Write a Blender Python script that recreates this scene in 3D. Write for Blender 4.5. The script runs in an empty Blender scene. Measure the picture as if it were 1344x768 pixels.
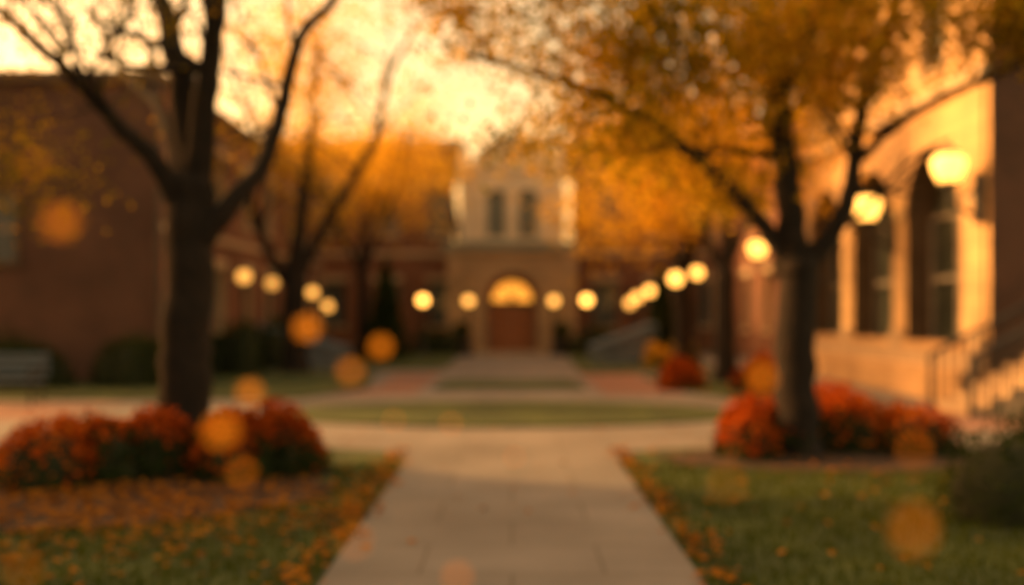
import bpy, math, random
import numpy as np
from mathutils import Vector, Matrix
random.seed(7); rng=np.random.default_rng(7)
F=1307.0; CH=1.7
def pt(a,b,d):   # camera pixel column and row, plus depth -> world point
    return Vector(((a-672)/F*d, d, CH-(b-409)/F*d))
S=bpy.context.scene
# ---------------------------------------------------------------- materials
def newmat(n):
    m=bpy.data.materials.new(n); m.use_nodes=True
    nt=m.node_tree; b=nt.nodes['Principled BSDF']; return m,nt,b
def noise_mat(n,c1,c2,scale=4,rough=.85,bump=.2,c3=None,detail=6,metal=0):
    m,nt,b=newmat(n); N=nt.nodes; L=nt.links
    g=N.new('ShaderNodeTexCoord'); t=N.new('ShaderNodeTexNoise'); t.inputs['Scale'].default_value=scale; t.inputs['Detail'].default_value=detail
    L.new(g.outputs['Object'],t.inputs['Vector'])
    r=N.new('ShaderNodeValToRGB'); r.color_ramp.elements[0].position=.35; r.color_ramp.elements[1].position=.68
    r.color_ramp.elements[0].color=(*c1,1); r.color_ramp.elements[1].color=(*c2,1)
    if c3: e=r.color_ramp.elements.new(.52); e.color=(*c3,1)
    L.new(t.outputs['Fac'],r.inputs['Fac']); L.new(r.outputs['Color'],b.inputs['Base Color'])
    b.inputs['Roughness'].default_value=rough; b.inputs['Metallic'].default_value=metal
    if bump:
        bp=N.new('ShaderNodeBump'); bp.inputs['Strength'].default_value=bump; bp.inputs['Distance'].default_value=.03
        t2=N.new('ShaderNodeTexNoise'); t2.inputs['Scale'].default_value=scale*5; L.new(g.outputs['Object'],t2.inputs['Vector'])
        L.new(t2.outputs['Fac'],bp.inputs['Height']); L.new(bp.outputs['Normal'],b.inputs['Normal'])
    return m
def brick_mat(n,axis,c1,c2,mort,bw=.24,bh=.08,ms=.012,off=.5,rough=.9,var=.5):
    m,nt,b=newmat(n); N=nt.nodes; L=nt.links
    g=N.new('ShaderNodeTexCoord'); s=N.new('ShaderNodeSeparateXYZ'); c=N.new('ShaderNodeCombineXYZ')
    L.new(g.outputs['Object'],s.inputs[0])
    a={'x':('X','Z'),'y':('Y','Z'),'g':('X','Y')}[axis]
    L.new(s.outputs[a[0]],c.inputs[0]); L.new(s.outputs[a[1]],c.inputs[1])
    t=N.new('ShaderNodeTexBrick'); L.new(c.outputs[0],t.inputs['Vector'])
    t.inputs['Scale'].default_value=1; t.inputs['Brick Width'].default_value=bw; t.inputs['Row Height'].default_value=bh
    t.inputs['Mortar Size'].default_value=ms; t.offset=off
    t.inputs['Color1'].default_value=(*c1,1); t.inputs['Color2'].default_value=(*c2,1); t.inputs['Mortar'].default_value=(*mort,1)
    nz=N.new('ShaderNodeTexNoise'); nz.inputs['Scale'].default_value=.7; nz.inputs['Detail'].default_value=5; L.new(g.outputs['Object'],nz.inputs['Vector'])
    mr=N.new('ShaderNodeMapRange'); mr.inputs[1].default_value=.3; mr.inputs[2].default_value=.7; mr.inputs[3].default_value=1-var*.6; mr.inputs[4].default_value=1+var*.4
    L.new(nz.outputs['Fac'],mr.inputs[0])
    mx=N.new('ShaderNodeVectorMath'); mx.operation='SCALE'; L.new(t.outputs['Color'],mx.inputs[0]); L.new(mr.outputs[0],mx.inputs['Scale'])
    L.new(mx.outputs[0],b.inputs['Base Color']); b.inputs['Roughness'].default_value=rough
    bp=N.new('ShaderNodeBump'); bp.inputs['Strength'].default_value=.4; bp.inputs['Distance'].default_value=.01; bp.invert=True
    L.new(t.outputs['Fac'],bp.inputs['Height']); L.new(bp.outputs['Normal'],b.inputs['Normal'])
    return m
def leaf_mat(n,cols,trans=.5):
    m=bpy.data.materials.new(n); m.use_nodes=True; nt=m.node_tree; N=nt.nodes; L=nt.links
    N.remove(N['Principled BSDF']); out=N['Material Output']
    g=N.new('ShaderNodeNewGeometry'); r=N.new('ShaderNodeValToRGB'); el=r.color_ramp.elements
    el[0].color=(*cols[0],1); el[1].color=(*cols[-1],1)
    for i,c in enumerate(cols[1:-1]): e=el.new((i+1)/(len(cols)-1)); e.color=(*c,1)
    tc=N.new('ShaderNodeTexCoord'); nz=N.new('ShaderNodeTexNoise'); nz.inputs['Scale'].default_value=.9; L.new(tc.outputs['Object'],nz.inputs['Vector'])
    mr=N.new('ShaderNodeMapRange'); mr.inputs[1].default_value=.3; mr.inputs[2].default_value=.7; L.new(nz.outputs['Fac'],mr.inputs[0])
    mm=N.new('ShaderNodeMix'); mm.inputs[0].default_value=.5; L.new(g.outputs['Random Per Island'],mm.inputs[2]); L.new(mr.outputs[0],mm.inputs[3])
    L.new(mm.outputs[0],r.inputs['Fac'])
    d=N.new('ShaderNodeBsdfDiffuse'); t=N.new('ShaderNodeBsdfTranslucent'); x=N.new('ShaderNodeMixShader'); x.inputs[0].default_value=trans
    L.new(r.outputs['Color'],d.inputs['Color']); L.new(r.outputs['Color'],t.inputs['Color'])
    L.new(d.outputs[0],x.inputs[1]); L.new(t.outputs[0],x.inputs[2]); L.new(x.outputs[0],out.inputs['Surface'])
    return m
def emis_mat(n,c,s):
    m,nt,b=newmat(n); b.inputs['Base Color'].default_value=(.8,.6,.3,1)
    b.inputs['Emission Color'].default_value=(*c,1); b.inputs['Emission Strength'].default_value=s; return m
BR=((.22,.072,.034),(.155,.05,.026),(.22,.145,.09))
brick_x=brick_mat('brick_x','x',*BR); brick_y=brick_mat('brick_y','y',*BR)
shade_brick_x=brick_mat('shaded_brick_x','x',(.11,.042,.026),(.075,.03,.02),(.10,.07,.05))  # darker copy of the brick: shade of front-facing walls put into its colour
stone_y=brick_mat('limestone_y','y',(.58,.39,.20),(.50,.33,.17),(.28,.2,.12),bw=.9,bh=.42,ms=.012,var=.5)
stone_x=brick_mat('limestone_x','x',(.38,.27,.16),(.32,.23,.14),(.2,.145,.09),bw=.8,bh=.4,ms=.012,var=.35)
reveal=noise_mat('reveal_shade_stone',(.09,.06,.036),(.13,.09,.055),3,.9,.1)  # arch-reveal shade put into the colour; plain dark stone elsewhere
pale=noise_mat('pale_limestone',(.54,.46,.34),(.66,.57,.43),2,.85,.1)
trim=noise_mat('stone_trim',(.42,.32,.2),(.52,.4,.26),3,.85,.1)
copper=noise_mat('weathered_copper',(.13,.17,.16),(.19,.23,.2),3,.6,.1)
frame=noise_mat('window_frame_paint',(.2,.18,.15),(.26,.24,.2),5,.6,0)
glass=noise_mat('window_glass',(.05,.07,.08),(.11,.15,.16),.6,.12,0)
darkglass=noise_mat('dark_glass',(.015,.02,.018),(.05,.06,.05),.8,.3,0)
wood=noise_mat('door_wood',(.24,.08,.025),(.34,.125,.04),6,.5,.1)
iron=noise_mat('dark_iron',(.02,.02,.022),(.035,.033,.03),8,.5,.05)
bluerail=noise_mat('blue_grey_paint',(.09,.13,.18),(.13,.18,.24),4,.5,.05)
bark=noise_mat('bark',(.007,.004,.003),(.019,.011,.007),7,.95,.9)
concrete=brick_mat('concrete_slabs','g',(.215,.20,.19),(.19,.178,.168),(.14,.125,.11),bw=1.2,bh=.8,ms=.012,var=.45)
paver=brick_mat('brick_pavers','g',(.32,.16,.115),(.25,.12,.09),(.2,.15,.12),bw=.4,bh=.2,ms=.015)
grassm=noise_mat('grass_ground',(.024,.042,.007),(.075,.10,.016),1.1,.95,.6,c3=(.042,.066,.010))
mulch=noise_mat('mulch',(.03,.016,.009),(.075,.038,.018),6,.95,.9)
slate=noise_mat('roof_slate',(.07,.06,.055),(.12,.1,.09),3,.8,.3)
soil=noise_mat('shrub_core',(.012,.018,.006),(.025,.03,.01),5,1,.5)
# ---------------------------------------------------------------- helpers
def mesh(name,vs,fs,mats,mi=None,parent=None,smooth=False):
    me=bpy.data.meshes.new(name); me.from_pydata([tuple(v) for v in vs],[],fs)
    for m in (mats if isinstance(mats,list) else [mats]): me.materials.append(m)
    if mi: me.polygons.foreach_set('material_index',mi)
    if smooth: me.polygons.foreach_set('use_smooth',[True]*len(me.polygons))
    me.update(); o=bpy.data.objects.new(name,me); S.collection.objects.link(o)
    if parent: o.parent=parent
    return o
def empty(name,loc=(0,0,0)):
    o=bpy.data.objects.new(name,None); S.collection.objects.link(o); o.empty_display_size=.3; return o
class B:
    def __init__(s): s.v=[];s.f=[];s.m=[];s.mats=[]
    def mi(s,mat):
        if mat not in s.mats: s.mats.append(mat)
        return s.mats.index(mat)
    def face(s,pts,mat):
        k=len(s.v); s.v+= [Vector(p) for p in pts]; s.f.append(list(range(k,k+len(pts)))); s.m.append(s.mi(mat))
    def box(s,a,b,mat):
        x0,y0,z0=a;x1,y1,z1=b
        p=[(x0,y0,z0),(x1,y0,z0),(x1,y1,z0),(x0,y1,z0),(x0,y0,z1),(x1,y0,z1),(x1,y1,z1),(x0,y1,z1)]
        k=len(s.v); s.v+=[Vector(q) for q in p]
        for f in [(0,3,2,1),(4,5,6,7),(0,1,5,4),(1,2,6,5),(2,3,7,6),(3,0,4,7)]: s.f.append([k+i for i in f]); s.m.append(s.mi(mat))
    def tube(s,pts,rad,mat,n=8):
        k=len(s.v); pts=[Vector(p) for p in pts]
        for i,p in enumerate(pts):
            t=(pts[min(i+1,len(pts)-1)]-pts[max(i-1,0)]).normalized()
            a=t.orthogonal().normalized() if i==0 else (a-t*a.dot(t)).normalized()
            b=t.cross(a); r=rad[i] if hasattr(rad,'__len__') else rad
            for j in range(n):
                w=2*math.pi*j/n; s.v.append(p+(a*math.cos(w)+b*math.sin(w))*r)
        for i in range(len(pts)-1):
            for j in range(n):
                s.f.append([k+i*n+j,k+i*n+(j+1)%n,k+(i+1)*n+(j+1)%n,k+(i+1)*n+j]); s.m.append(s.mi(mat))
        s.f.append([k+j for j in range(n)][::-1]); s.m.append(s.mi(mat))
        s.f.append([k+(len(pts)-1)*n+j for j in range(n)]); s.m.append(s.mi(mat))
    def lathe(s,c,prof,mat,n=14):
        k=len(s.v); c=Vector(c)
        for r,z in prof:
            for j in range(n):
                w=2*math.pi*j/n; s.v.append(c+Vector((r*math.cos(w),r*math.sin(w),z)))
        for i in range(len(prof)-1):
            for j in range(n):
                s.f.append([k+i*n+j,k+i*n+(j+1)%n,k+(i+1)*n+(j+1)%n,k+(i+1)*n+j]); s.m.append(s.mi(mat))
        s.f.append([k+j for j in range(n)][::-1]); s.m.append(s.mi(mat))
        s.f.append([k+(len(prof)-1)*n+j for j in range(n)]); s.m.append(s.mi(mat))
    def make(s,name,parent=None,smooth=False): return mesh(name,s.v,s.f,s.mats,s.m,parent,smooth)
def wall(b,P,u,n,L,z0,z1,ops,mat,depth=.3,gl=None,tr=None,rv=None):
    """wall strip with real openings. ops: (centre,width,bottom,spring,arched)"""
    P=Vector(P);u=Vector(u);n=Vector(n); gl=gl or glass; tr=tr or trim; rv=rv or tr
    Q=lambda a,z,d=0:P+u*a+Vector((0,0,z))-n*d
    cur=0
    for (c,w,zb,zs,ar) in sorted(ops):
        a0=c-w/2;a1=c+w/2
        b.face([Q(cur,z0),Q(a0,z0),Q(a0,z1),Q(cur,z1)],mat)
        if zb>z0: b.face([Q(a0,z0),Q(a1,z0),Q(a1,zb),Q(a0,zb)],mat)
        K=14 if ar else 1
        if ar: arc=[(c-w/2*math.cos(math.pi*i/K),zs+w/2*math.sin(math.pi*i/K)) for i in range(K+1)]
        else: arc=[(a0,zs),(a1,zs)]
        for i in range(K):
            (p,q),(r,t)=arc[i],arc[i+1]
            b.face([Q(p,q),Q(r,t),Q(r,z1),Q(p,z1)],mat)
            b.face([Q(p,q),Q(p,q,depth),Q(r,t,depth),Q(r,t)],rv)
            if ar: # voussoir ring, proud
                def sc(x,z,k): return (c+(x-c)*k, zs+(z-zs)*k)
                k=1+.30/w*1.2; p2,q2=sc(p,q,k); r2,t2=sc(r,t,k)
                b.face([Q(p,q,-.05),Q(r,t,-.05),Q(r2,t2,-.05),Q(p2,q2,-.05)],tr)
                b.face([Q(p2,q2,-.05),Q(r2,t2,-.05),Q(r2,t2),Q(p2,q2)],tr)
                b.face([Q(p,q,-.05),Q(p,q),Q(r,t),Q(r,t,-.05)],tr)
        for a in (a0,a1): b.face([Q(a,zb),Q(a,zs),Q(a,zs,depth),Q(a,zb,depth)],rv)
        b.face([Q(a0,zb),Q(a1,zb),Q(a1,zb,depth),Q(a0,zb,depth)],rv)
        # glass
        b.face([Q(a0,zb,depth)]+[Q(p,q,depth) for p,q in ([(a0,zs)] if not ar else arc)]+([Q(a1,zs,depth)] if not ar else [])+[Q(a1,zb,depth)],gl)
        # frame bars
        def bar(x0,x1,y0,y1,d0,d1,m):
            cs=[Q(x0,y0,d0),Q(x1,y0,d0),Q(x1,y1,d0),Q(x0,y1,d0),Q(x0,y0,d1),Q(x1,y0,d1),Q(x1,y1,d1),Q(x0,y1,d1)]
            for f in [(0,1,2,3),(0,1,5,4),(1,2,6,5),(2,3,7,6),(3,0,4,7)]: b.face([cs[i] for i in f],m)
        top=zs+(w/2 if ar else 0)
        bar(c-.04,c+.04,zb,top-.03,depth-.08,depth-.003,frame)
        bar(a0,a0+.07,zb,zs,depth-.09,depth-.003,frame); bar(a1-.07,a1,zb,zs,depth-.09,depth-.003,frame)
        nb=max(1,int((zs-zb)/1.1))
        for i in range(1,nb+1): z=zb+(zs-zb)*i/nb; bar(a0+.07,a1-.07,z-.05,z+.03,depth-.07,depth-.003,frame)
        # sill + lintel
        bar(a0-.1,a1+.1,zb-.14,zb-.004,-.08,.0,tr)
        if not ar: bar(a0-.12,a1+.12,zs+.004,zs+.25,-.05,.0,tr)
        cur=a1
    b.face([Q(cur,z0),Q(L,z0),Q(L,z1),Q(cur,z1)],mat)
# ---------------------------------------------------------------- ground
def sheet(name,poly,z,mat,h=0):
    b=B(); b.face([(x,y,z) for x,y in poly],mat)
    if h:
        for i in range(len(poly)):
            p,q=poly[i],poly[(i+1)%len(poly)]
            b.face([(p[0],p[1],z-h),(q[0],q[1],z-h),(q[0],q[1],z),(p[0],p[1],z)],mat)
    return b.make(name)
sheet('ground',[(-900,-600),(900,-600),(900,1500),(-900,1500)],0,grassm)
def flare(s): # rounded corners where the path meets the plaza
    return [(s*1.2,11.3),(s*1.3,11.75),(s*1.55,12.1),(s*2.1,12.29),(s*1.2,12.29)]
sheet('plaza_pavement',[(-14,12.3),(8.9,12.3),(8.9,39.6),(-14,39.6)],.008,concrete)
sheet('main_path',[(-1.2,-8),(1.2,-8),(1.2,12.25),(-1.2,12.25)],.012,concrete)
for s in(-1,1): sheet('path_corner',flare(s),.008,concrete)
def ell(cx,cy,rx,ry,n=48,a0=0,a1=2*math.pi): return [(cx+rx*math.cos(a0+(a1-a0)*i/n),cy+ry*math.sin(a0+(a1-a0)*i/n)) for i in range(n)]
sheet('oval_lawn',ell(-.1,16.5,3.75,2.0),.05,grassm,.045)
sheet('lawn_strip',[(-1.7,21.6),(1.6,21.6),(1.5,24.0),(-1.6,24.0)],.05,grassm,.045)
sheet('side_lawn',[(-9.8,18.8),(-4.1,19.3),(-3.2,22),(-3.8,27.5),(-8.0,27.5),(-8.0,23),(-11.5,23),(-11.5,18.8)],.05,grassm,.045)
sheet('side_lawn',[(1.9,27.5),(5.8,27.5),(6,38),(2.1,38)],.05,grassm,.045)
sheet('side_lawn',[(-6,29),(-2.0,29),(-2.0,38),(-6,38)],.05,grassm,.045)
sheet('side_lawn',[(4.6,18.6),(6.6,18.4),(6.8,25.5),(3.4,25.5),(3.6,21)],.05,grassm,.045)
sheet('brick_paving',[(-4.3,20.2),(-2.0,20.2),(-1.9,27),(-3.1,27),(-3.0,22)],.013,paver)
sheet('brick_paving',[(1.9,20.2),(3.5,20.2),(3.3,27),(1.8,27)],.013,paver)
sheet('brick_paving',[(-14,15.5),(-7.6,15.5),(-7.0,18.2),(-14,18.2)],.013,paver)
sheet('brick_paving',[(5.8,14.2),(8.4,14.2),(8.4,17.9),(5.8,17.9)],.013,paver)
# mulch beds
def blob(cx,cy,rx,ry,n=40): return [(cx+rx*math.cos(2*math.pi*i/n)*(1+.08*math.sin(5*i)),cy+ry*math.sin(2*math.pi*i/n)*(1+.08*math.cos(3*i))) for i in range(n)]
sheet('mulch_bed',blob(-4.4,9.6,2.7,2.0),.016,mulch)
sheet('mulch_bed',blob(3.7,11.4,2.0,.9),.016,mulch)
# ---------------------------------------------------------------- leaves
def leaves(name,C,size,mat,parent=None,flat=False,asp=.6):
    n=len(C); C=np.asarray(C,float)
    if flat:
        nr=np.c_[rng.normal(0,.25,n),rng.normal(0,.25,n),np.ones(n)]
    else: nr=rng.normal(size=(n,3))
    nr/=np.linalg.norm(nr,axis=1)[:,None]
    t=rng.normal(size=(n,3)); t-=nr*(t*nr).sum(1)[:,None]; t/=np.linalg.norm(t,axis=1)[:,None]
    s=np.cross(nr,t); sz=(size*rng.uniform(.6,1.3,n))[:,None]
    V=np.stack([C-t*sz/2, C+s*sz*asp/2-t*sz*.05+nr*sz*.06, C+t*sz/2, C-s*sz*asp/2-t*sz*.05+nr*sz*.06],1).reshape(-1,3)
    me=bpy.data.meshes.new(name); me.vertices.add(4*n); me.vertices.foreach_set('co',V.ravel())
    me.loops.add(4*n); me.loops.foreach_set('vertex_index',np.arange(4*n))
    me.polygons.add(n); me.polygons.foreach_set('loop_start',np.arange(0,4*n,4)); me.polygons.foreach_set('loop_total',np.full(n,4))
    me.materials.append(mat); me.update(); me.validate()
    o=bpy.data.objects.new(name,me); S.collection.objects.link(o)
    if parent: o.parent=parent
    return o
gold=leaf_mat('leaf_gold',[(.30,.19,.015),(.60,.33,.02),(.80,.44,.025),(.84,.52,.045)],.65)
olive=leaf_mat('leaf_olive_gold',[(.06,.07,.008),(.24,.19,.012),(.62,.37,.018),(.84,.50,.025)],.65)
olive2=leaf_mat('leaf_olive',[(.05,.06,.008),(.14,.12,.012),(.34,.22,.015),(.5,.27,.02)],.5)
yellow=leaf_mat('leaf_yellow',[(.60,.34,.02),(.80,.47,.03),(.85,.57,.06)],.65)
rust=leaf_mat('leaf_rust',[(.12,.022,.007),(.30,.055,.009),(.48,.10,.011),(.6,.19,.015)],.35)
green=leaf_mat('leaf_green',[(.015,.03,.009),(.035,.055,.016),(.065,.085,.025)],.3)
litter=leaf_mat('leaf_litter',[(.10,.04,.015),(.28,.10,.015),(.42,.17,.02),(.2,.07,.012)],.1)
# ---------------------------------------------------------------- trees
def jit(a): return Vector((random.uniform(-a,a),random.uniform(-a,a),random.uniform(-a,a)))
def smooth_poly(pts,k=5):
    out=[]
    P=[pts[0]]+list(pts)+[pts[-1]]
    for i in range(1,len(P)-2):
        for j in range(k):
            t=j/k; a,b,c,d=P[i-1],P[i],P[i+1],P[i+2]
            out.append(.5*((2*b)+(c-a)*t+(2*a-5*b+4*c-d)*t*t+(3*b-a-3*c+d)*t**3))
    out.append(P[-2]); return out
def tree(name,limbs,leafmat,leaf=.1,nl=8000,spread=.3,sub=(5,4),blen=1.6,seed=1,extra=None,leafable=None,up=.25):
    random.seed(seed); e=empty(name); b=B(); tips=[]
    def grow(p,d,L,r,lv):
        pts=[p]; dd=d.normalized(); n=5
        for i in range(n):
            dd=(dd+jit(.28)+Vector((0,0,.05*up))).normalized(); pts.append(pts[-1]+dd*L/n)
        b.tube(pts,[r*(1-.8*i/n) for i in range(n+1)],bark,5)
        if lv>0:
            for k in range(sub[1]):
                i=random.randint(1,n); grow(pts[i],(dd+jit(1.0)+Vector((0,0,up))),L*.6,r*.5,lv-1)
            tips.append(pts[-1])
        else: tips.extend([pts[2],pts[3],pts[-1]])
    for li,(pts,r0,r1,kids) in enumerate(limbs):
        sp=smooth_poly([Vector(p) for p in pts]); n=len(sp)
        sp=[p+ (jit(r0*.12) if 0<i else Vector()) for i,p in enumerate(sp)]
        rad=[r0+(r1-r0)*(i/(n-1))**.8 for i in range(n)]
        if li==0:
            rad[0]*=1.5; rad[1]*=1.18
        b.tube(sp,rad,bark,12)
        for k in range(kids):
            i=random.randint(int(n*.35),n-1); t=(sp[i]-sp[i-1]).normalized()
            grow(sp[i],t*.7+jit(1.0)+Vector((0,0,up)),blen*random.uniform(.7,1.3),max(rad[i]*.45,.018),1)
        if kids: tips.append(sp[-1])
    b.make('trunk_and_branches',e,True)
    if leafable: tips=[t for t in tips if leafable(t)]
    T=np.array([tuple(t) for t in tips]) if tips else np.zeros((0,3))
    if extra is not None and len(extra): T=np.vstack([T,extra]) if len(T) else extra
    if nl and len(T):
        C=T[rng.integers(0,len(T),nl)]+rng.normal(0,spread,(nl,3))*np.array([1,1,.75])
        C=C[C[:,2]>.6]
        leaves('foliage',C,leaf,leafmat,e)
    return e
def cloud(c,r,n):  # cluster centres through an ellipsoid volume, denser near shell
    v=rng.normal(size=(n,3)); v/=np.linalg.norm(v,axis=1)[:,None]; k=rng.uniform(.25,1,n)[:,None]**.6
    return np.array(c)+v*k*np.array(r)
# near tree, left
d=11.0
tree('autumn_tree',[
 ([pt(243,612,d),pt(243,500,d),pt(247,400,d),pt(248,300,d),pt(252,240,d)],.30,.24,0),
 ([pt(250,262,d),pt(246,160,d+.1),pt(228,60,d+.2),pt(205,-20,d+.4),pt(180,-160,d+.8)],.21,.07,6),
 ([pt(255,250,d),pt(270,130,d-.2),pt(283,40,d-.4),pt(292,-60,d-.6),pt(310,-180,d-.6)],.17,.06,5),
 ([pt(262,320,d),pt(295,275,d),pt(345,215,d+.3),pt(372,130,d+.5),pt(395,50,d+.6),pt(450,-20,d+.8),pt(480,-120,d+1)],.14,.04,7),
 ([pt(240,290,d),pt(205,215,d-.2),pt(150,160,d-.4),pt(90,95,d-.5),pt(10,25,d-.5),pt(-80,-40,d-.4)],.13,.035,8),
 ([pt(232,240,d),pt(215,150,d+.6),pt(160,90,d+1.4),pt(120,10,d+2)],.09,.03,4),
],olive2,.075,6500,.36,(5,3),1.5,seed=3,up=.3,extra=np.vstack([cloud(pt(10,210,10.5),(.9,1,.5),36),cloud(pt(60,-60,11),(2.4,1.5,.8),12)]),leafable=lambda t:random.random()<.6)
# near tree, right
d=11.8
ex=np.vstack([cloud(pt(1010,10,11.8),(2.7,2.0,1.35),86),cloud(pt(770,30,11.6),(1.7,1.3,.85),40),cloud(pt(1290,0,11.0),(1.4,1.5,.75),26),cloud(pt(1000,-160,12),(3.8,2.4,1.3),44)])
def keep(t):
    a=672+t.x/t.y*F; b_=409-(t.z-CH)/t.y*F
    return not(a>1110 and b_>105) and not(a<700 and random.random()<.2)
tree('autumn_tree',[
 ([pt(1048,605,d),pt(1046,520,d),pt(1045,420,d),pt(1047,340,d)],.255,.22,0),
 ([pt(1045,360,d),pt(1035,260,d),pt(1028,170,d+.1),pt(1015,60,d+.2),pt(1000,-90,d+.3)],.2,.07,9),
 ([pt(1035,350,d),pt(1005,300,d),pt(965,255,d-.2),pt(900,195,d-.3),pt(820,140,d-.4),pt(720,100,d-.4),pt(610,70,d-.3)],.12,.03,9),
 ([pt(1058,345,d),pt(1095,300,d),pt(1118,240,d+.2),pt(1128,160,d+.4),pt(1160,60,d+.6),pt(1200,-60,d+.8)],.14,.05,7),
 ([pt(1122,215,d+.3),pt(1170,170,d),pt(1240,125,d-.4),pt(1330,90,d-.8),pt(1420,40,d-1)],.07,.025,6),
 ([pt(1090,305,d),pt(1130,280,d-.5),pt(1190,215,d-.8),pt(1250,180,d-1)],.035,.012,0),
],olive,.105,32000,.27,(5,3),1.2,seed=11,up=.3,extra=ex,leafable=keep)
# second row
d=27
tree('autumn_tree',[
 ([pt(388,495,d),pt(388,440,d),pt(386,380,d),pt(388,340,d)],.36,.3,0),
 ([pt(388,355,d),pt(400,250,d),pt(410,150,d),pt(420,40,d)],.24,.06,7),
 ([pt(380,372,d),pt(352,330,d),pt(330,265,d),pt(335,180,d),pt(300,90,d)],.19,.05,6),
 ([pt(392,360,d),pt(430,290,d),pt(490,185,d),pt(510,100,d),pt(550,30,d)],.19,.05,6),
],yellow,.16,4200,.6,(5,3),3,seed=5,up=.3,extra=cloud(pt(440,60,d),(3.6,2,1.8),14))
def back_tree(a,gb,w,crown,cr,mat,seed,nl=6000,dist=None,n=45,bl=2.2,lf=.17):
    d=dist or 2222/(gb-409); top=crown[1]
    tree('autumn_tree',[
     ([pt(a,gb+2,d),pt(a+2,gb-50,d),pt(a,350,d)],w,w*.8,0),
     ([pt(a,355,d),pt(a+5,300,d),pt((a+crown[0])/2,top+20,d),pt(crown[0],top-60,d)],w*.75,.05,6),
     ([pt(a,360,d),pt(a-25,310,d),pt(a-60,250,d+.5),pt(a-90,200,d+1)],w*.5,.04,5),
     ([pt(a,358,d),pt(a+25,300,d-.5),pt(a+50,235,d-1),pt(a+60,170,d-1)],w*.5,.04,5),
    ],mat,lf,nl,.5,(4,3),bl,seed=seed,extra=cloud(pt(crown[0],crown[1],d),cr,n))
back_tree(475,470,.24,(520,250),(2.7,2,1.9),yellow,21,5500,dist=35)
back_tree(897,482,.27,(815,270),(2.4,2,1.8),yellow,22,6500,dist=30)
back_tree(951,505,.28,(960,175),(1.6,1.5,1.6),gold,23,4500,dist=23.5,lf=.13,bl=1.5)
# distant tree masses beyond the buildings
for (a,b_,r,nn,mt) in ((440,200,(8,4,2.6),4000,gold),(880,160,(8,4,3.6),7000,gold)):
    dd=62; c=pt(a,b_+35,dd); e=empty('distant_tree_mass'); bb=B()
    for i in range(7):
        x=c.x+(i-3)*r[0]/3.2; bb.tube([(x,dd,0),(x+.3,dd,c.z*.6),(x-.4,dd+.3,c.z)],[.35,.25,.08],bark,7)
    bb.make('trunks',e)
    C=cloud(c,r,90); C=C[rng.integers(0,90,nn)]+rng.normal(0,.9,(nn,3)); leaves('foliage',C,.34,mt,e)
# evergreens
def conifer(x,y,h,r):
    e=empty('evergreen_tree'); b=B(); b.tube([(x,y,0),(x,y,h*.95)],[.12,.02],bark,7); b.make('trunk',e)
    n=9000; t=rng.uniform(0,1,n)**1.4; rr=r*(1-t)**.8*rng.uniform(.45,1.05,n)*(1+.12*np.sin(t*40)); w=rng.uniform(0,2*math.pi,n)
    leaves('foliage',np.c_[x+rr*np.cos(w),y+rr*np.sin(w),.15+t*h],.14,green,e,asp=.4)
p=pt(506,0,34); conifer(p.x,34,3.4,.8); p=pt(868,0,37); conifer(p.x,37,3.4,.7)
# shrubs
def shrub(name,cx,cy,rx,ry,h,top=None,n=4500,lf=.06,frac=.6,lumps=7,seed=0):
    random.seed(seed); e=empty(name); b=B(); G=[];O=[]
    for k in range(lumps):
        a=random.uniform(0,6.28); q=random.uniform(0.1,.75) if lumps>1 else 0
        x=cx+rx*q*math.cos(a); y=cy+ry*q*math.sin(a); sx=rx*random.uniform(.36,.55) if lumps>1 else rx; sy=ry*random.uniform(.36,.55) if lumps>1 else ry; hh=h*random.uniform(.6,1)
        N=12; k0=len(b.v)
        prof=[(.8,0),(.85,.3),(.7,.6),(.45,.78),(.1,.85)]
        for r_,z_ in prof:
            for j in range(N): w=2*math.pi*j/N; b.v.append(Vector((x+sx*r_*math.cos(w),y+sy*r_*math.sin(w),z_*hh)))
        mi=b.mi(soil)
        for i in range(4):
            for j in range(N): b.f.append([k0+i*N+j,k0+i*N+(j+1)%N,k0+(i+1)*N+(j+1)%N,k0+(i+1)*N+j]); b.m.append(mi)
        b.f.append([k0+4*N+j for j in range(N)]); b.m.append(mi)
        m=n//lumps; v=rng.normal(size=(m,3)); v[:,2]=np.abs(v[:,2]); v/=np.linalg.norm(v,axis=1)[:,None]
        v*=rng.uniform(.8,1.15,m)[:,None]; C=np.c_[x+v[:,0]*sx,y+v[:,1]*sy,.04+v[:,2]*hh]
        if top: 
            s=(C[:,2]/h+rng.normal(0,.2,m)+.25*math.sin(k*2.3))>1-frac; O.append(C[s]); G.append(C[~s])
        else: G.append(C)
    b.make('inner_branches',e,True); G=np.vstack(G)
    if len(G): leaves('leaves',G,lf,green,e)
    if top:
        O=np.vstack(O)
        if len(O): leaves('flowers',O,lf*.95,top,e,asp=.9)
shrub('flowering_shrub',-4.35,10.3,1.05,.85,.70,rust,7000,.08,.5,10,seed=1)
shrub('flowering_shrub',-2.85,10.5,.75,.75,.66,rust,5500,.08,.48,8,seed=2)
shrub('flowering_shrub',2.85,12.0,.75,.7,.66,rust,5500,.08,.52,8,seed=3)
shrub('flowering_shrub',4.3,12.2,1.0,.8,.72,rust,6000,.08,.5,9,seed=4)
shrub('green_shrub',4.7,8.5,1.3,.9,.84,None,9000,.06,lumps=10,seed=5)
shrub('flowering_shrub',4.6,7.9,.45,.3,.6,rust,1500,.06,.75,3,seed=6)
shrub('flowering_shrub',3.6,21.2,.8,.6,.76,rust,2500,.1,.9,5,seed=7)
shrub('flowering_shrub',5.2,20.6,.85,.6,.78,rust,2500,.1,.9,5,seed=8)
shrub('flowering_shrub',4.9,30,.9,.8,.85,yellow,1800,.1,.8,5,seed=9)
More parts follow.
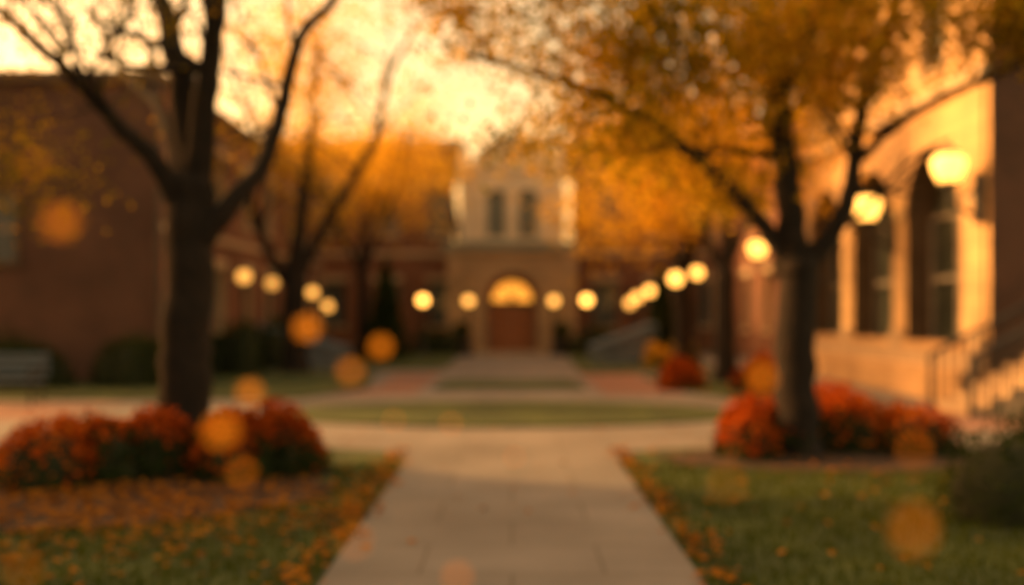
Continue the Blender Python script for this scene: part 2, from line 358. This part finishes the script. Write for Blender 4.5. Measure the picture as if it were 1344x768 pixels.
shrub('hedge',-11.2,21.8,1.9,.8,1.25,None,6000,.09,seed=10)
shrub('hedge',-8.2,22.0,1.1,.8,1.2,None,4000,.09,seed=11)
shrub('hedge',-7.3,26,1.1,1.0,1.5,None,4500,.1,seed=12)
shrub('hedge',-7.2,31,1.0,2.4,1.4,None,4000,.12,seed=13)
shrub('hedge',-2.9,38.3,1.1,.7,1.05,None,3000,.1,4,seed=14)
shrub('hedge',2.9,38.3,1.1,.7,1.05,None,3000,.1,4,seed=15)
# fallen leaves
n=3400
C=np.c_[rng.normal(-4.2,2.0,n),rng.normal(8.7,1.2,n),np.full(n,.035)]; C=C[(C[:,0]<-1.1)]
C2=np.c_[rng.uniform(-9,9,360),rng.uniform(2,16,360),np.full(360,.03)]; C2=C2[(np.abs(C2[:,0])>1.15)|(rng.uniform(size=360)<.3)]
C3=np.c_[rng.normal(3.6,1.8,160),rng.normal(10.2,1.6,160),np.full(160,.035)]
C4=np.c_[rng.choice([-1.36,1.31],750)+rng.normal(0,.07,750),rng.uniform(3,12.2,750),np.full(750,.035)]
leaves('fallen_leaves',np.vstack([C,C2,C3,C4]),.08,litter,flat=True,asp=.75)
# grass blades (front lawns)
n=60000; X=rng.uniform(1.22,8,n)*rng.choice([-1,1],n); Y=3+9.1*rng.uniform(0,1,n)
k=~(((X+4.4)/2.7)**2+((Y-9.6)/2.0)**2<1)&~(((X-3.7)/2)**2+((Y-11.4)/.9)**2<1)&~((Y>11.2)&(np.abs(X)<2.1)); X=X[k];Y=Y[k]; n=len(X)
me=bpy.data.meshes.new('grass'); a=rng.uniform(0,6.28,n); h=rng.uniform(.03,.075,n); w=.008
V=np.stack([np.c_[X-w*np.cos(a),Y-w*np.sin(a),np.zeros(n)],np.c_[X+w*np.cos(a),Y+w*np.sin(a),np.zeros(n)],np.c_[X+rng.normal(0,.02,n),Y+rng.normal(0,.02,n),h]],1).reshape(-1,3)
me.from_pydata(V.tolist(),[],np.arange(3*n).reshape(-1,3).tolist()); me.materials.append(leaf_mat('grass_blade',[(.025,.048,.006),(.07,.095,.010),(.14,.15,.016)],.35))
S.collection.objects.link(bpy.data.objects.new('grass',me))
# ---------------------------------------------------------------- buildings
# left brick building
e=empty('brick_building'); b=B(); H=7.0
wall(b,(-8.2,23,0),(0,1,0),(1,0,0),20,0,3.7,[(2+i*2.9,1.1,1.2,2.9,False) for i in range(7)],brick_y)
wall(b,(-8.2,23,0),(0,1,0),(1,0,0),20,3.7,H,[(2+i*2.9,1.1,4.3,6.0,False) for i in range(7)],brick_y)
wall(b,(-20,23,0),(1,0,0),(0,-1,0),11.8,0,3.7,[(1.5+i*3.2,1.3,1.5,3.1,False) for i in range(2)],shade_brick_x)
wall(b,(-20,23,0),(1,0,0),(0,-1,0),11.8,3.7,H,[(1.5+i*3.2,1.3,4.5,6.2,False) for i in range(2)],shade_brick_x)
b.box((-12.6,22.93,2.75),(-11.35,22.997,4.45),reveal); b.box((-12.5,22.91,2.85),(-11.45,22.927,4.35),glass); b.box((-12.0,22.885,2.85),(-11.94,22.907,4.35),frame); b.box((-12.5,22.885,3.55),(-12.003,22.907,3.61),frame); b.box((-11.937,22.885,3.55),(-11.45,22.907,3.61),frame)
b.face([(-20,23,0),(-20,43,0),(-20,43,H),(-20,23,H)],brick_y)
b.make('walls',e)
b=B(); b.box((-20.15,22.85,H),(-8.05,42.8,H+.25),reveal); b.box((-8.2+.003,23.003,3.6),(-8.2+.06,42.9,3.78),trim); b.make('cornice',e)
b=B(); b.face([(-20,23,H+.29),(-8.2,23,H+.29),(-8.2,42.8,H+.29),(-20,42.8,H+.29)],slate); b.make('roof',e)
b=B(); b.tube([(-8.12,22.9,0.1),(-8.12,22.9,6.95)],.06,iron,8); b.make('downpipe',e)
# unseen hall to the west, added to shade the front lawns and left trunk
e=empty('sun_block_hall'); b=B(); H=10.5
for z0,z1 in((0,3.6),(3.6,7.1),(7.1,H)):
    wall(b,(-14.5,-16,0),(0,1,0),(1,0,0),31,z0,z1,[(2.2+i*3.3,1.3,z0+1.1,z0+2.8,False) for i in range(9)],brick_y)
for y in(-16,15): b.face([(-26,y,0),(-14.5,y,0),(-14.5,y,H),(-26,y,H)],brick_x)
b.face([(-26,-16,0),(-26,15,0),(-26,15,H),(-26,-16,H)],brick_y); b.make('walls',e)
b=B(); b.box((-26.2,-16.2,H),(-14.3,15.2,H+.3),trim); b.make('cornice',e)
b=B(); b.face([(-26,-16,H+.31),(-14.5,-16,H+.31),(-20,-16,H+1.5)],brick_x); b.face([(-26,15,H+.31),(-14.5,15,H+.31),(-20,15,H+1.5)],brick_x)
b.face([(-26,-16,H+.31),(-20,-16,H+1.5),(-20,15,H+1.5),(-26,15,H+.31)],slate); b.face([(-14.5,-16,H+.31),(-20,-16,H+1.5),(-20,15,H+1.5),(-14.5,15,H+.31)],slate); b.make('roof',e)
# centre building
e=empty('campus_hall'); b=B(); Y=43; H=8.9
wall(b,(-16,Y,0),(1,0,0),(0,-1,0),13.4,0,4.3,[(1.2+i*2.35,1.1,1.1,3.0,False) for i in range(6)],brick_x)
wall(b,(-16,Y,0),(1,0,0),(0,-1,0),13.4,4.3,H,[(1.2+i*2.35,1.1,5.0,7.2,False) for i in range(6)],brick_x)
wall(b,(2.6,Y,0),(1,0,0),(0,-1,0),13.4,0,4.3,[(1.4+i*2.35,1.1,1.1,3.0,False) for i in range(5)],brick_x)
wall(b,(2.6,Y,0),(1,0,0),(0,-1,0),13.4,4.3,H,[(1.4+i*2.35,1.1,5.0,7.2,False) for i in range(5)],brick_x)
b.make('brick_wings',e)
b=B(); b.box((-16,Y-.12,H),(-2.2,Y+12,H+.25),trim); b.box((2.2,Y-.12,H),(16,Y+12,H+.25),trim)
b.box((-16,Y-.06,4.1),(-2.62,Y-.003,4.3),trim); b.box((2.62,Y-.06,4.1),(16,Y-.003,4.3),trim); b.make('cornices',e)
b=B()
for s in (-1,1):
    x0,x1=(-16,-2.2) if s<0 else (2.2,16)
    b.face([(x0,Y,H+.26),(x1,Y,H+.26),(x1,Y+6,H+1.0),(x0,Y+6,H+1.0)],slate); b.face([(x0,Y+6,H+1.0),(x1,Y+6,H+1.0),(x1,Y+12,H+.26),(x0,Y+12,H+.26)],slate)
b.make('roof',e)
# portal
b=B(); PY=40
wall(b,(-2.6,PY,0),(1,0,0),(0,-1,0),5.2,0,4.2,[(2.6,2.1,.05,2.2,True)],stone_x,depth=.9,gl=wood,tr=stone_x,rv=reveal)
for x in(-2.6,2.6): b.face([(x,PY,0),(x,Y,0),(x,Y,4.2),(x,PY,4.2)],stone_y)
b.box((-2.8,PY-.2,4.2),(2.8,Y,4.5),copper); b.box((-2.7,PY-.1,4.05),(2.7,PY-.003,4.2),trim)
for s in(-1,1):
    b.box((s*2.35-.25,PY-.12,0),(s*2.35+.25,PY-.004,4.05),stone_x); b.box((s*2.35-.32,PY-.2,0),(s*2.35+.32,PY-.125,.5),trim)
b.make('entrance_portal',e)
b=B(); UY=40.6
wall(b,(-2.1,UY,0),(1,0,0),(0,-1,0),4.2,4.5,7.4,[(1.45,.8,4.75,6.3,True),(2.75,.8,4.75,6.3,True)],pale,depth=.35,tr=pale)
for x in(-2.1,2.1): b.face([(x,UY,4.5),(x,Y+2,4.5),(x,Y+2,7.4),(x,UY,7.4)],pale)
b.box((-2.25,UY-.15,7.4),(2.25,Y+2,7.6),pale)
K=20; arc=[(-1.6+3.2*i/K, 7.6+1.25*math.sin(math.pi*i/K)**.75) for i in range(K+1)]
b.face([(x,UY,z) for x,z in arc],pale)
for i in range(K):
    (p,q),(r,t)=arc[i],arc[i+1]; b.face([(p,UY,q),(r,UY,t),(r,UY+.6,t),(p,UY+.6,q)],pale)
    b.face([(p*1.06,UY-.1,q+.1),(r*1.06,UY-.1,t+.1),(r*1.06,UY+.1,t+.1),(p*1.06,UY+.1,q+.1)],trim); b.face([(p*1.06,UY-.1,q+.1),(r*1.06,UY-.1,t+.1),(r,UY-.1,t-.08),(p,UY-.1,q-.08)],trim)
b.lathe((0,UY-.06,8.0),[(.02,0),(.3,.02)],copper,16)
for x in(-1.95,0,1.95):
    if x: b.box((x-.16,UY-.14,4.5),(x+.16,UY-.003,7.4),pale); b.lathe((x,UY+.1,7.6),[(.2,0),(.2,.25),(.12,.3),(.16,.5),(.05,.85),(.01,1.0)],pale,10)
    else: b.box((-.17,UY-.1,4.5),(.17,UY-.003,7.2),pale)
b.make('upper_gable',e)
# doors
b=B(); DY=PY+.9
for s in(-1,1):
    x0,x1=(-.98,-.015) if s<0 else (.015,.98)
    b.box((x0,DY-.09,.08),(x1,DY-.04,1.95),wood)
    for z0,z1 in((.25,.9),(1.0,1.85)):
        xm=(x0+x1)/2
        for q0,q1 in((x0+.1,xm-.05),(xm+.05,x1-.1)): b.box((q0,DY-.12,z0),(q1,DY-.093,z1),wood)
b.box((-1.04,DY-.16,1.96),(1.04,DY-.03,2.1),reveal); b.make('double_door',e)
b=B(); arc=[(-.8*math.cos(math.pi*i/16),2.13+.8*math.sin(math.pi*i/16)) for i in range(17)]
b.face([(x,DY-.12,z) for x,z in arc],emis_mat('lit_fanlight',(1,.36,.035),1.5)); 
for i in (3,6,8,10,13): b.tube([(0,DY-.14,2.13),(arc[i][0],DY-.14,arc[i][1])],.025,wood,5)
b.make('fanlight',e)
b=B(); b.box((-2.0,39.0,0.0),(2.0,39.88,.10),trim); b.make('door_step',e)
# right building
e=empty('arcade_building'); b=B(); X=8.5; H=9.5; Y0=17.7
ops=[(c-Y0,2.6,1.1,3.7,True) for c in(20.15,23.5,26.9)]
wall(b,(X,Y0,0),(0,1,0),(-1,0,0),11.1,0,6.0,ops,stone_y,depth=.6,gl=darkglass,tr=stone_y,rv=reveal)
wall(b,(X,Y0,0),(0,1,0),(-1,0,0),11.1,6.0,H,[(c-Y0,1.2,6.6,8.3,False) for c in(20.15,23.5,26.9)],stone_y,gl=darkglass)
wall(b,(X,28.8,0),(0,1,0),(-1,0,0),14.1,0,4.0,[(1.6+2.8*i,1.1,1.1,3.0,False) for i in range(5)],brick_y)
wall(b,(X,28.8,0),(0,1,0),(-1,0,0),14.1,4.0,7.6,[(1.6+2.8*i,1.1,4.7,6.5,False) for i in range(5)],brick_y)
b.face([(X,Y0,0),(22,Y0,0),(22,Y0,H),(X,Y0,H)],shade_brick_x)
b.face([(X,28.8,7.6),(20,28.8,7.6),(20,28.8,H),(X,28.8,H)],brick_x)
b.make('walls',e)
b=B()
for c in(18.15,21.82,25.2,28.45):
    b.box((X-.05,c-.26,.95),(X-.004,c+.26,5.9),stone_y); b.box((X-.10,c-.32,.952),(X-.053,c+.32,1.3),trim); b.box((X-.10,c-.32,3.7),(X-.053,c+.32,3.9),trim)
b.box((X-.22,Y0-.05,5.9),(X-.005,28.9,6.12),trim); b.box((X-.45,Y0-.15,H),(22,28.9,H+.4),trim); b.box((X-.2,28.9,7.6),(22,42.8,7.85),trim)
b.make('pilasters_and_cornices',e)
b=B(); b.box((X-.5,Y0+.1,0),(X-.004,28.8,.62),stone_y); b.box((X-.3,Y0+.1,.62),(X-.006,28.8,.95),trim); b.make('plinth',e)
b=B(); b.face([(X,Y0,H+.41),(22,Y0,H+.41),(22,28.8,H+.41),(X,28.8,H+.41)],slate); b.face([(X,28.8,7.86),(22,28.8,7.86),(22,42.8,7.86),(X,42.8,7.86)],slate); b.make('roof',e)
# entry steps at right
e=empty('entrance_steps'); b=B(); SX=7.35
for i in range(6): b.box((SX+.3*i,15.9,.16*i),(10.5,17.3,.16*(i+1)),trim)
b.make('steps',e)
b=B()
for y in(15.85,17.35):
    b.tube([(SX-.05,y,.95),(SX+1.75,y,1.9),(SX+3,y,1.9)],.045,iron,8); b.tube([(SX-.05,y,.95),(SX-.05,y,0)],.045,iron,8)
    for i in range(10): x=SX+.1+.17*i; b.tube([(x,y,.16*int((x-SX)/.3)),(x,y,1.0+(x-SX)*.53-.05)],.018,iron,5)
b.make('handrails',e)
# blue-grey ramp railings by entrance
for s in(-1,1):
    e=empty('ramp_railing'); b=B(); x0,x1=(2.5,4.5) if s>0 else (-5.0,-7.6)
    y=31 if s>0 else 29.5
    for q in(0,1.3):
        b.tube([(x0,y+q,.55),(x1,y+q,1.3)],.07,bluerail,8); b.tube([(x0,y+q,.3),(x1,y+q,1.0)],.05,bluerail,6)
        for k in range(6): t=k/5; x=x0+(x1-x0)*t; b.tube([(x,y+q,0),(x,y+q,.55+.75*t)],.035,bluerail,6)
    b.face([(x0,y-.05,.02),(x1,y-.05,.02),(x1,y-.05,.8),(x0,y-.05,.15)],bluerail)
    b.make('rails',e)
    b=B(); b.face([(x0,y,.03),(x1,y,.75),(x1,y+1.3,.75),(x0,y+1.3,.03)],concrete); b.face([(x1,y,0),(x1,y+1.3,0),(x1,y+1.3,.75),(x1,y,.75)],concrete); b.make('ramp',e)
# planters
for x in(-1.95,1.95):
    e=empty('potted_plant'); b=B(); b.lathe((x,38.6,0.01),[(.2,0),(.32,.5),(.38,.6),(.34,.62),(.3,.58)],iron,16); b.make('pot',e,True)
    leaves('leaves',cloud((x,38.6,.95),(.35,.35,.38),900),.1,green,e)
# bench
e=empty('park_bench'); b=B(); bx,by=-9.3,18.0
for k in range(4): b.box((bx-.8,by-.22+.12*k,.43),(bx+.8,by-.13+.12*k,.47),bluerail)
for k in range(3): b.box((bx-.8,by+.27,.55+.14*k),(bx+.8,by+.3,.65+.14*k),bluerail)
for s in(-.7,.7): b.tube([(bx+s,by-.2,.01),(bx+s,by-.2,.43)],.03,iron,6); b.tube([(bx+s,by+.24,.01),(bx+s,by+.24,.5),(bx+s,by+.32,.95)],.03,iron,6); b.tube([(bx+s,by-.2,.43),(bx+s,by-.2,.66),(bx+s,by+.26,.66)],.025,iron,6)
b.make('bench_frame',e)
# ---------------------------------------------------------------- lamps
def sph(r,n=9): return [(max(.005,r*math.sin(math.pi*i/n)),-r*math.cos(math.pi*i/n)) for i in range(n+1)]
LM={}
def lm(s):
    if s not in LM: LM[s]=emis_mat('lamp_globe_glow',(1,.43,.075),s)
    return LM[s]
def street_lamp(a,bb,d,s=9,r=.19):
    p=pt(a,bb,d); e=empty('street_lamp'); b=B(); h=p.z-r
    b.lathe((p.x,p.y,0),[(.2,0),(.2,.1),(.13,.18),(.1,.5),(.06,.6),(.045,h-.25),(.07,h-.2),(.05,h-.12),(.13,h-.03),(.1,h+.02)],iron,12); b.make('post',e,True)
    b=B(); b.lathe(p,sph(r),lm(s),16); b.make('globe',e,True)
    b=B(); b.lathe((p.x,p.y,p.z+r*.85),[(r*.6,0),(r*.35,.08),(.02,.14),(.01,.22)],iron,10); b.make('finial',e)
def wall_lamp(d,z,s=3.2,r=.2,x=7.85):
    e=empty('wall_lamp'); b=B(); zz=z
    b.tube([(8.40,d,zz-.75),(8.25,d,zz-.8),(x+.05,d,zz-.62),(x,d,zz-.3)],.045,iron,8); b.tube([(8.40,d,zz-.2),(8.2,d,zz-.45),(x+.05,d,zz-.55)],.03,iron,6)
    b.box((8.34,d-.12,zz-.95),(8.44,d+.12,zz-.05),iron); b.lathe((x,d,zz-.34),[(.04,0),(.15,.05),(.17,.12)],iron,12); b.make('bracket',e)
    b=B(); b.lathe((x,d,zz),[(.17,-.22),(.27,.0),(.30,.16),(.22,.26),(.03,.3)],lm(s),14); b.make('globe',e,True)
    b=B(); b.lathe((x,d,zz+.28),[(.22,0),(.12,.08),(.02,.18)],iron,12); b.make('cap',e)
wall_lamp(17.9,4.25,4.2); wall_lamp(22.0,3.95,4.4); wall_lamp(31.8,3.65,4.2)
for a,bb,d,s in((915,358,31,4.5),(887,366,27,4.5),(853,382,37,4.5),(837,390,38,3.2),(827,398,38.5,2.6),(770,394,38,7),(555,394,38,7),(727,395,39,3),(615,395,39,3),
                (320,363,27.5,1.7),(357,372,30.5,1.2),(410,384,36,2.2),(430,402,37,2)): street_lamp(a,bb,d,s)
# ---------------------------------------------------------------- drifting leaves, backlight put in as glow
fl=leaf_mat('drifting_leaf_glow',[(.75,.22,.012),(.85,.30,.018)],.5)
nt=fl.node_tree; ad=nt.nodes.new('ShaderNodeAddShader'); em=nt.nodes.new('ShaderNodeEmission'); em.inputs[0].default_value=(1,.25,.012,1); em.inputs[1].default_value=.5  # leaf emission stands in for sun shining through
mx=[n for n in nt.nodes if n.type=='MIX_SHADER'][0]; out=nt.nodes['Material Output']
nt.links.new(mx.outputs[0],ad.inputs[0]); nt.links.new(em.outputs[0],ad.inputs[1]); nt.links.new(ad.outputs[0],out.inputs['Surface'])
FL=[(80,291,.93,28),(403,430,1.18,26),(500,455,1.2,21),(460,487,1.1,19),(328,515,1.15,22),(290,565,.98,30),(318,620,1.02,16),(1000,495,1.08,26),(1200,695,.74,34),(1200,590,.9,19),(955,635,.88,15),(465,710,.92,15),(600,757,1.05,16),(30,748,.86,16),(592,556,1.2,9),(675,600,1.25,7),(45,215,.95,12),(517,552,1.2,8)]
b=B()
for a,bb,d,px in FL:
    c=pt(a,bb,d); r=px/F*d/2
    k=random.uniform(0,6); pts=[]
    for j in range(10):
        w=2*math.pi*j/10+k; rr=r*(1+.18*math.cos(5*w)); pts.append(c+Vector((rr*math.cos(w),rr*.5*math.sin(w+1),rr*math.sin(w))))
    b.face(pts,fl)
b.make('falling_glow_leaves')
# ---------------------------------------------------------------- light
az=math.radians(70); el=math.radians(19)
D=Vector((-math.sin(az)*math.cos(el),math.cos(az)*math.cos(el),math.sin(el)))
sd=bpy.data.lights.new('sun','SUN'); sd.energy=5; sd.angle=math.radians(.6); sd.color=(1,.52,.17)
so=bpy.data.objects.new('sun',sd); S.collection.objects.link(so); so.rotation_euler=D.to_track_quat('Z','Y').to_euler()
w=bpy.data.worlds.new('World'); S.world=w; w.use_nodes=True; nt=w.node_tree; N=nt.nodes; L=nt.links
sk=N.new('ShaderNodeTexSky'); sk.sky_type='NISHITA'; sk.sun_disc=False; sk.sun_elevation=el; sk.sun_rotation=-az; sk.dust_density=4; sk.ozone_density=.6; sk.air_density=1.2
tint=N.new('ShaderNodeVectorMath'); tint.operation='MULTIPLY'; tint.inputs[1].default_value=(5.6,3.05,1.3)
L.new(sk.outputs[0],tint.inputs[0]); L.new(tint.outputs[0],N['Background'].inputs['Color']); N['Background'].inputs['Strength'].default_value=.11
# ---------------------------------------------------------------- camera
cd=bpy.data.cameras.new('camera'); co=bpy.data.objects.new('camera',cd); S.collection.objects.link(co); S.camera=co
co.location=(0,0,CH); co.rotation_euler=(math.radians(90),0,0); cd.lens=35; cd.sensor_width=36; cd.shift_y=25/1344; cd.clip_end=3000; cd.clip_start=.05
cd.dof.use_dof=True; cd.dof.focus_distance=3.0; cd.dof.aperture_fstop=.035/.054
S.view_settings.view_transform='Standard'; S.view_settings.look='None'; S.view_settings.exposure=0
